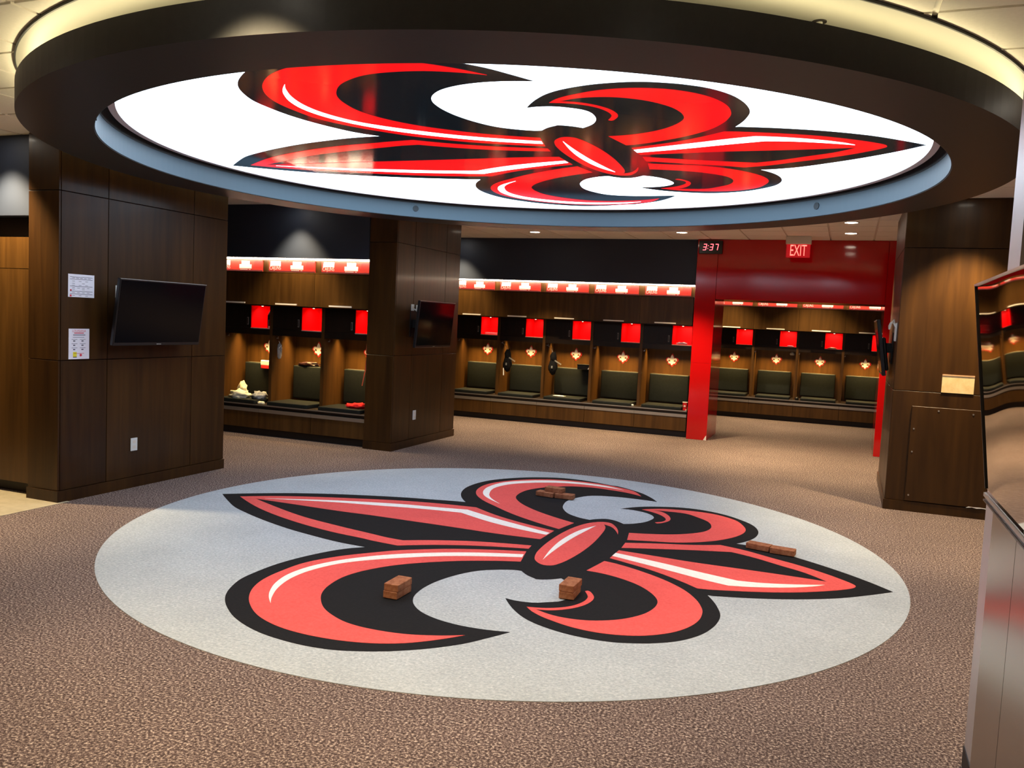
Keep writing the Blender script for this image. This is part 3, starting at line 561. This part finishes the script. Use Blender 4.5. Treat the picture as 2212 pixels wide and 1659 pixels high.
def plate(label, x, y0, y1, z0, z1, side, name='wall_plate', m=MWPL, sock=True):
    t = thing(name, label, 'wall plate', (x, (y0+y1)/2, (z0+z1)/2))
    a, b = (y1-y0)/2, (z1-z0)/2
    MB().box(min(0, side*0.008), max(0, side*0.008), -a, a, -b, b).build('cover', m, t, bevel=0.002, seg=1)
    if sock:
        for zz in (-b*0.4, b*0.4):
            MB().box(min(side*0.0075, side*0.009), max(side*0.0075, side*0.009), -a*0.45, a*0.45, zz-b*0.22, zz+b*0.22).build('socket', MGRID, t)
    return t
plate('white electrical outlet low on the left pillar', -5.859, 5.66, 5.735, 0.33, 0.445, 1)
plate('white electrical outlet low on the central pillar', -5.039, 9.385, 9.46, 0.335, 0.455, 1)
plate('white wall plate beside the television on the left pillar', -5.859, 5.475, 5.525, 1.685, 1.79, 1)
wp = plate('white cable plate beside the central pillar television', -5.039, 9.24, 9.31, 1.67, 1.79, 1)
plate('narrow white plate half behind the central pillar television', -5.039, 9.37, 9.42, 1.68, 1.785, 1, sock=False)
cb = MB().tube([(-5.02, 9.28, 1.735), (-4.97, 9.33, 1.71), (-4.93, 9.38, 1.70), (-4.90, 9.46, 1.70)], 0.006).tube([(-5.02, 9.29, 1.73), (-4.96, 9.35, 1.67), (-4.93, 9.39, 1.60), (-4.92, 9.42, 1.52)], 0.006)
tag(cb.build('cable', MWPL), 'white cables running from the plate to the central television', 'cable')
plate('white wall plate behind the television on the right pillar', 0.439, 9.05, 9.35, 1.62, 1.80, -1, sock=False)
cb = MB().tube([(0.43, 9.15, 1.76), (0.41, 9.15, 1.80), (0.385, 9.2, 1.80), (0.375, 9.25, 1.77), (0.38, 9.3, 1.74)], 0.007).tube([(0.43, 9.12, 1.76), (0.41, 9.12, 1.83), (0.39, 9.14, 1.80), (0.38, 9.2, 1.74)], 0.008)
tag(cb.build('cable', MWPL), 'white cable loops behind the right pillar television', 'cable')

# ---------------------------------------------------------------- papers on the left pillar
def paper(label, y0, y1, z0, z1): 
    t = thing('paper_sheet', label, 'paper', (-5.8595, (y0+y1)/2, (z0+z1)/2))
    MB().box(0, 0.0015, -(y1-y0)/2, (y1-y0)/2, -(z1-z0)/2, (z1-z0)/2).build('sheet', MPAPER, t)
    return t, (y1-y0)/2, (z1-z0)/2
t, a, b = paper('white landscape notice with ruled lines taped on the left pillar', 5.005, 5.258, 1.672, 1.858)
ink = MB(); red = MB()
def dash(mb, y0, y1, z, h=0.004): mb.box(0.0015, 0.0022, y0, y1, z-h/2, z+h/2)
for z in (0.070, 0.052, -0.005, -0.045, -0.067): dash(ink, -a*0.86, a*0.86, z, 0.0035)
for i, (z, q) in enumerate(((0.061, 5), (0.036, 3), (0.018, 2), (0.003, 3), (-0.018, 4), (-0.030, 2), (-0.056, 4), (-0.080, 3))):
    for k in range(q): dash(ink, -a*0.7+k*a*1.5/q, -a*0.7+k*a*1.5/q+0.025, z, 0.003)
red.box(0.0015, 0.0022, -a*0.86, -a*0.74, -0.043, -0.031).box(0.0015, 0.0022, -a*0.88, -a*0.74, -0.089, -0.074)
ink.build('printed_lines', MINK, t); red.build('red_marks', MINKR, t)
t, a, b = paper('white portrait notice with red heading and yellow square on left pillar', 5.013, 5.213, 1.166, 1.415)
RT = Matrix.Translation((0.002, 0, 0)) @ Matrix.Rotation(math.pi/2, 4, 'Z') @ Matrix.Rotation(math.pi/2, 4, 'X')
h = MB(); add_text(h, 'LOUISIANA', 0.026, Matrix.Translation((0, 0, 0.105)) @ RT); 
h.build('heading', MINKR, t)['kind'] = 'stuff'
h = MB(); dash(h, -0.048, 0.046, 0.089, 0.007); h.build('sub_heading', MINKR, t)
h = MB(); dash(h, -0.05, 0.05, -0.0775, 0.003); h.build('red_rule', MINKR, t)
h = MB(); h.cyl((0.016, -0.092), 0.011, 0.0, 0.0007, 12, Matrix.Translation((0.0015, 0, 0)) @ RT); h.build('round_mark', MINKR, t)
ink = MB(); dash(ink, -0.058, 0.06, 0.073, 0.006); dash(ink, -0.06, 0.05, 0.055, 0.003)
for z in (0.037, 0.002, -0.033):
    for y in (-0.072, 0.008): dash(ink, y, y+0.055, z, 0.003); dash(ink, y+0.015, y+0.035, z-0.013, 0.009)
ink.box(0.0022, 0.003, -0.058, -0.022, -0.112, -0.105)
ink.build('printed_lines', MINK, t)
MB().box(0.0015, 0.0022, -0.058, -0.022, -0.105, -0.066).build('yellow_square', MINKY, t)

# ---------------------------------------------------------------- clock, exit sign
ck = thing('digital_clock', 'black digital wall clock with red digits above the red column', 'clock', (-1.955, 12.648, 2.852))
MB().box(-0.168, 0.168, -0.05, 0, -0.095, 0.095).build('case', MTVB, ck, bevel=0.006, seg=1)
SEG = {'3': 'abgcd', '7': 'abc'}; SH = Matrix(((1, 0, 0.16, 0), (0, 1, 0, 0), (0, 0, 1, 0), (0, 0, 0, 1)))
def digit(ch, x):
    dg = MB(); wd, hh, th = 0.0205, 0.042, 0.0052
    for s in SEG[ch]:
        if s in 'adg':
            z = {'a': hh, 'g': 0, 'd': -hh}[s]; dg.box(x-wd, x+wd, -0.0525, -0.05, z-th, z+th, SH)
        else:
            z0, z1 = ((0, hh) if s in 'bf' else (-hh, 0)); dg.box(x+wd-th, x+wd+th, -0.0525, -0.05, z0, z1, SH)
    dg.build('digit', MLEDR, ck)
for ch, x in zip('337', (-0.085, 0.010, 0.083)): digit(ch, x)
for z in (-0.02, 0.02): MB().box(-0.042, -0.033, -0.0525, -0.05, z-0.005, z+0.005, SH).build('colon_dot', MLEDR, ck)
ex = thing('exit_sign', 'red lit EXIT sign hanging from the ceiling before the red lintel', 'exit sign', (-0.714, 12.2, HC))
MB().box(-0.165, 0.165, -0.05, 0.05, -0.105, 0.0).build('housing', MGRID, ex, bevel=0.006, seg=1)
pn = MB().box(-0.155, 0.155, -0.006, 0.006, -0.285, -0.105).build('glass_panel', MEXGL, ex)
lt = MB(); add_text(lt, 'EXIT', 0.215, Matrix.Translation((0, -0.0075, -0.195)) @ Matrix.Rotation(math.pi/2, 4, 'X') @ Matrix.Diagonal((0.50, 1, 1, 1)))
lt.build('letters', MEXLT, pn)

# ---------------------------------------------------------------- bricks on the medallion
bk = MB().box(-0.088, 0.088, -0.046, 0.046, 0, 0.043).mesh('brick', MBRICK, bevel=0.003, seg=1)
Z = 0.0075/1.0
BR = [(-2.357, 4.285, 0, 90, 'lower brick of the stacked pair on the left black crescent'), (-2.355, 4.287, 1, 91, 'upper brick of the stacked pair on the left black crescent'),
 (-1.452, 4.79, 0, 93, 'lower brick of the stacked pair below the emblem clasp'), (-1.450, 4.79, 1, 90, 'upper brick of the stacked pair below the emblem clasp'),
 (-0.512, 6.555, 0, -13, 'left brick of the end-to-end pair beside the right petal'), (-0.336, 6.510, 0, -7, 'right brick of the end-to-end pair beside the right petal'),
 (-2.545, 7.455, 0, -7, 'left lower brick of the three-brick pile on the far curl'), (-2.360, 7.458, 0, 1, 'right lower brick of the three-brick pile on the far curl'),
 (-2.470, 7.490, 1, -6, 'top brick of the three-brick pile on the far curl')]
for x, y, l, a, lab in BR:
    tag(put('brick', bk, None, (x, y, Z+l*0.0435), math.radians(a)), lab, 'brick', 'loose bricks on the floor medallion')

# ---------------------------------------------------------------- belongings in the lockers
def lump(name, label, cat, m, c, dim, seed, **kw):
    return tag(MB().blob((0, 0, 0), dim, seed, flat=1, **kw).build(name, m, None, c, smooth=True), label, cat)
SZ = 0.458
ax, ay = LOCK['A1']
lump('towel_bundle', 'cream crumpled laundry bundle on the seat nearest the left pillar', 'laundry', MCLOTHW, (ax-0.045, ay+0.17, SZ), (0.13, 0.12, 0.065), 3, amp=0.5, freq=8)
lump('jersey_collar', 'cream rolled garment standing at the left of the laundry bundle', 'garment', MCLOTHW, (ax-0.17, ay+0.37, SZ), (0.065, 0.06, 0.12), 8, amp=0.5, freq=9)
lump('shorts', 'grey and white shorts crumpled at right of the laundry bundle', 'garment', MCLOTHG, (ax+0.240, ay+0.21, SZ), (0.075, 0.12, 0.058), 5, amp=0.6, freq=8)
lump('sock', 'small cream sock on the bench edge below the laundry', 'sock', MCLOTHW, (ax+0.37, ay+0.08, 0.409), (0.055, 0.035, 0.022), 9)
bg = thing('gift_bag', 'red and white paper bag hanging over the backrest in the leftmost locker', 'bag', (ax+0.045, ay+0.575, 0.83))
MB().box(-0.075, 0.10, -0.02, 0.02, 0.045, 0.115).build('white_top', MPWHITE, bg, bevel=0.008, seg=1)
MB().box(-0.068, 0.09, -0.022, 0.022, 0, 0.05).build('red_bottom', MCLOTHR, bg, bevel=0.008, seg=1)
bx_, by_ = LOCK['A2']
sd = thing('sandal', 'white sandal hanging on the side panel of the middle left locker', 'sandal', (bx_-H+0.075, by_+0.30, 1.10))
MB().prism([(-0.035, -0.08), (-0.02, -0.10), (0.02, -0.10), (0.038, -0.06), (0.042, 0.04), (0.03, 0.09), (0, 0.105), (-0.03, 0.09), (-0.042, 0.03)], -0.01, 0.01, Matrix.Rotation(math.pi/2, 4, 'Z') @ Matrix.Rotation(math.pi/2, 4, 'X')).build('sole', MCLOTHG, sd, bevel=0.004, seg=1)
MB().tube([(0.012, -0.03, 0.04), (0.025, 0, 0.075), (0.012, 0.03, 0.04)], 0.006).build('strap', MPWHITE, sd)
MB().tube([(0, 0, 0.105), (-0.008, 0, 0.125), (-0.018, 0, 0.13)], 0.003).build('cord', MPWHITE, sd)
lump('gloves', 'dark red and black gloves lying on top of the middle left backrest', 'gloves', mat('glove_maroon', (0.022, 0.004, 0.005), 0.5), (bx_-0.10, by_+0.645, 0.909), (0.15, 0.05, 0.035), 12, amp=0.6, freq=9)
tr = thing('tape_roll', 'white tape roll on top of the middle left backrest', 'tape', (bx_+0.21, by_+0.62, 0.945))
MB().ring((0, 0), 0.018, 0.036, -0.015, 0.015, 20).build('roll', MPWHITE, tr); tr.rotation_euler.x = math.pi/2
cx_, cy_ = LOCK['A3']
ly = MB().tube([(cx_+0.13, cy_+0.42, 1.306), (cx_+0.115, cy_+0.42, 1.15), (cx_+0.12, cy_+0.43, 1.08), (cx_+0.10, cy_+0.44, 0.92), (cx_+0.06, cy_+0.44, 0.72)], 0.006)
tag(ly.build('lanyard', mat('lanyard_red', (0.75, 0.18, 0.12), 0.6)), 'thin red and white lanyard hanging in locker touching central pillar', 'lanyard')
lump('red_cloth', 'bright red crumpled cloth on the seat beside the central pillar', 'cloth', MCLOTHR, (cx_+0.16, cy_+0.19, SZ), (0.15, 0.09, 0.04), 4, amp=0.5, freq=9)
lump('white_cloth', 'small white rag behind the red cloth on the seat', 'cloth', MPWHITE, (cx_+0.20, cy_+0.36, SZ), (0.06, 0.04, 0.04), 6)
tag(MB().box(-0.11, 0.13, -0.03, 0.03, 0, 0.014).build('white_tray', MPWHITE, None, (cx_+0.14, cy_+0.645, 0.909)), 'flat white card lying on backrest beside central pillar', 'card')
MB1 = LOCK['A1']
bt = thing('spray_bottle', 'dark bottle standing in the leftmost red cubby', 'bottle', (MB1[0]+0.30, MB1[1]+0.33, 1.3975))
MB().cyl((0, 0), 0.042, 0, 0.17, 16).build('body', MCLOTHK, bt); MB().cyl((0, 0), 0.042, 0.17, 0.225, 16, r2=0.016).build('cap', MTVB, bt)
MB().box(-0.004, 0.004, -0.044, -0.041, 0.0, 0.11).build('label_stripe', MSILV, bt)
lump('tape_ball', 'small white ball of tape in the leftmost red cubby', 'tape', MPWHITE, (MB1[0]+0.345, MB1[1]+0.25, 1.3975), (0.018, 0.018, 0.018), 2)
for k, lab in (('B2', 'black and silver drawstring bag hanging in the second back locker'), ('B3', 'black and silver drawstring bag hanging in the third back locker')):
    x, y = LOCK[k]
    t = thing('drawstring_bag', lab, 'bag', (x-H+0.150, y+0.29, 0.80), group='hanging drawstring bags')
    MB().blob((0, 0, 0.13), (0.075, 0.06, 0.14), 21, 0.3, 5).build('pouch', MCLOTHK, t, smooth=True)
    MB().blob((0.0, 0.0, 0.27), (0.055, 0.045, 0.09), 23, 0.4, 6).build('neck', MCLOTHK, t, smooth=True)
    MB().box(-0.07, 0.055, -0.066, -0.058, 0.215, 0.235, Matrix.Rotation(0.5, 4, 'Y')).box(-0.01, 0.012, -0.068, -0.06, 0.10, 0.14).build('reflective_band', MSILV, t)
    MB().tube([(0, -0.02, 0.32), (-0.04, 0, 0.42), (-0.100, 0, 0.46)], 0.004).build('cord', MSILV, t)
x, y = LOCK['B2']
tag(MB().tube([(x-H+0.10, y+0.235, 0.85), (x-H+0.105, y+0.235, 0.80), (x-H+0.11, y+0.232, 0.73)], 0.010).build('tag_strap', MPWHITE), 'white strap end dangling below the second back locker bag', 'strap')
x, y = LOCK['B3']
by = thing('black_tray', 'black box with white triangle fixed in the third back locker', 'box', (x+0.25, y+0.52, 0.90))
MB().box(-0.13, 0.125, -0.10, 0.07, 0, 0.07).build('box', MTVB, by, bevel=0.006, seg=1)
MB().box(-0.135, 0.125, -0.108, 0.07, 0.07, 0.085).build('lid', MCUSH, by)
MB().prism([(0.045, 0.012), (0.10, 0.012), (0.075, 0.05)], 0, 0.002, Matrix.Translation((0, -0.1005, 0)) @ EM).build('triangle_mark', MPWHITE, by)
tag(MB().prism([(-0.10, -0.05), (0.09, -0.075), (0.11, 0.0), (0.02, 0.06), (-0.09, 0.05)], 0, 0.006).build('paper_scrap', MPWHITE, None, (x-0.10, y+0.24, SZ)), 'white crumpled paper on the seat of the third back locker', 'paper')
x, y = LOCK['B4']
lump('phone_charger', 'small black and white charger on the fourth back locker bench', 'charger', MWPL, (x+0.355, y+0.06, 0.409), (0.02, 0.03, 0.02), 2)
x, y = LOCK['B5']
cp = thing('paper_cup', 'red paper cup on the bench beside the red column', 'cup', (x+0.358, y+0.075, 0.409))
MB().cyl((0, 0), 0.029, 0, 0.122, 20, r2=0.038).build('cup', MCLOTHR, cp, smooth=False)
MB().ring((0, 0), 0.034, 0.040, 0.118, 0.126, 20).build('rim', MPWHITE, cp)
MB().ring((0, 0), 0.008, 0.0135, 0, 0.002, 14).build('round_mark', MPWHITE, cp, (0, -0.035, 0.066)).rotation_euler.x = math.pi/2-0.07
lump('crumpled_wrapper', 'tiny pale wrapper beside the red paper cup', 'wrapper', MPL, (x+0.385, y+0.02, 0.409), (0.012, 0.015, 0.012), 7)
x, y = LOCK['B1']
tag(MB().prism([(-0.13, -0.06), (0.13, -0.03), (0.14, 0.08), (-0.06, 0.05)], 0, 0.03).build('folded_papers', MPWHITE, None, (x+0.225, y+0.40, 1.3975)), 'folded papers lying in the first back red cubby', 'paper')
x, y = LOCK['B5']
lump('cubby_items', 'pale crumpled wrapper in the last back red cubby', 'wrapper', MPWHITE, (x+0.215, y+0.29, 1.3985), (0.08, 0.03, 0.022), 14, amp=0.6, freq=9)
x, y = LOCK['C2']
lump('white_oval', 'small white towel tucked high in second locker through the opening', 'oval', MPWHITE, (x+0.31, y+0.35, 1.235), (0.045, 0.045, 0.04), 15, amp=0.15)  # plain white rounded shape, its nature not settled
lump('cubby_tape', 'white wrapper in the second red cubby through the opening', 'wrapper', MPWHITE, (x+0.27, y+0.25, 1.3975), (0.06, 0.02, 0.012), 16)
x, y = LOCK['C3']
lump('cubby_snack', 'yellowish wrapper in the third red cubby through the opening', 'wrapper', mat('wrapper_gold', (0.7, 0.5, 0.2), 0.4), (x+0.21, y+0.25, 1.3975), (0.08, 0.03, 0.018), 17)
lump('dark_jar', 'small dark jar on the bench left of the third locker seat', 'jar', MTVB, (x-0.345, y+0.06, 0.409), (0.035, 0.035, 0.04), 18, amp=0.05)

# ---------------------------------------------------------------- stainless station at the right edge
ss = thing('steel_station', 'stainless steel counter cabinet with tilted mirror-polished panel at right edge', 'cabinet', (0.495, 3.2, 0))
MB().box(0.0, 0.75, -0.42, 0.0, 0.0, 1.110).build('cabinet_side', MSTEEL, ss)
MB().box(0.0, 0.75, -1.70, -0.425, 0.0, 1.110).build('cabinet_side', MSTEEL, ss)
ct_ = MB().box(-0.024, 0.75, -1.70, 0.022, 1.116, 1.146).build('counter_top', MSTEEL, ss)
MB().box(-0.030, -0.024, -1.70, 0.022, 1.132, 1.144).build('edge_trim', MALU, ct_)
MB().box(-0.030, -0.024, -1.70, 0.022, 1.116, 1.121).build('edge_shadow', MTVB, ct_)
cardp = [(-0.020, -0.62), (-0.016, -0.60), (0.0, -0.585), (0.10, -0.585), (0.10, -1.2), (-0.020, -1.2)]
MB().prism(cardp, 1.147, 1.150).build('pale_card', mat('card_green', (0.55, 0.66, 0.50), 0.6), ss)
tl = math.radians(-7.05)
Mt = Matrix.Translation((-0.027, 0, 1.160)) @ Matrix.Rotation(tl, 4, 'Y')
pb = MB(); NS = 40                                        # polished sheet, very slightly bowed outward
for k in range(NS+1):
    y = -1.70*k/NS; bow = -(y+0.45)**2/(2*BOWR)
    for zz in range(9):
        z = 0.68*zz/8; wv = 0.0005*math.sin(y*9.0+z*5)
        pb.v.append(tuple(Mt @ Vector((-bow*1.0 + wv, y, z))))
for k in range(NS):
    for zz in range(8):
        q = k*9+zz; pb.f.append((q, q+1, q+10, q+9))
pn = pb.build('mirror_panel', MMIRROR, ss, smooth=True)
MB().box(0.012, 0.02, -1.70, 0.0, 0.0, 0.68, Mt).build('backing_sheet', MSTEEL, pn)
MB().box(-0.004, 0.022, -1.70, 0.004, 0.68, 0.687, Mt).build('top_trim', MALU, pn)
MB().box(-0.003, 0.021, 0.0, 0.006, 0.0, 0.687, Mt).build('end_trim', MTVB, pn)
for yy in (-0.3, -1.4): MB().box(0.03, 0.05, yy-0.02, yy+0.02, 1.146, 1.70).build('panel_support', MSTEEL, ss)
tc_ = thing('steel_column', 'tall pale stainless steel column behind the steel counter', 'column', (0.535, 3.40, 0))
MB().box(0, 0.6, -0.02, 0.22, 0, HC-0.002).build('shaft', mat('satin_steel', (0.62, 0.58, 0.56), 0.42, metal=0.8), tc_)
MB().box(-0.004, 0.604, -0.024, 0.224, 0, 0.08).build('plinth', MKICK, tc_)
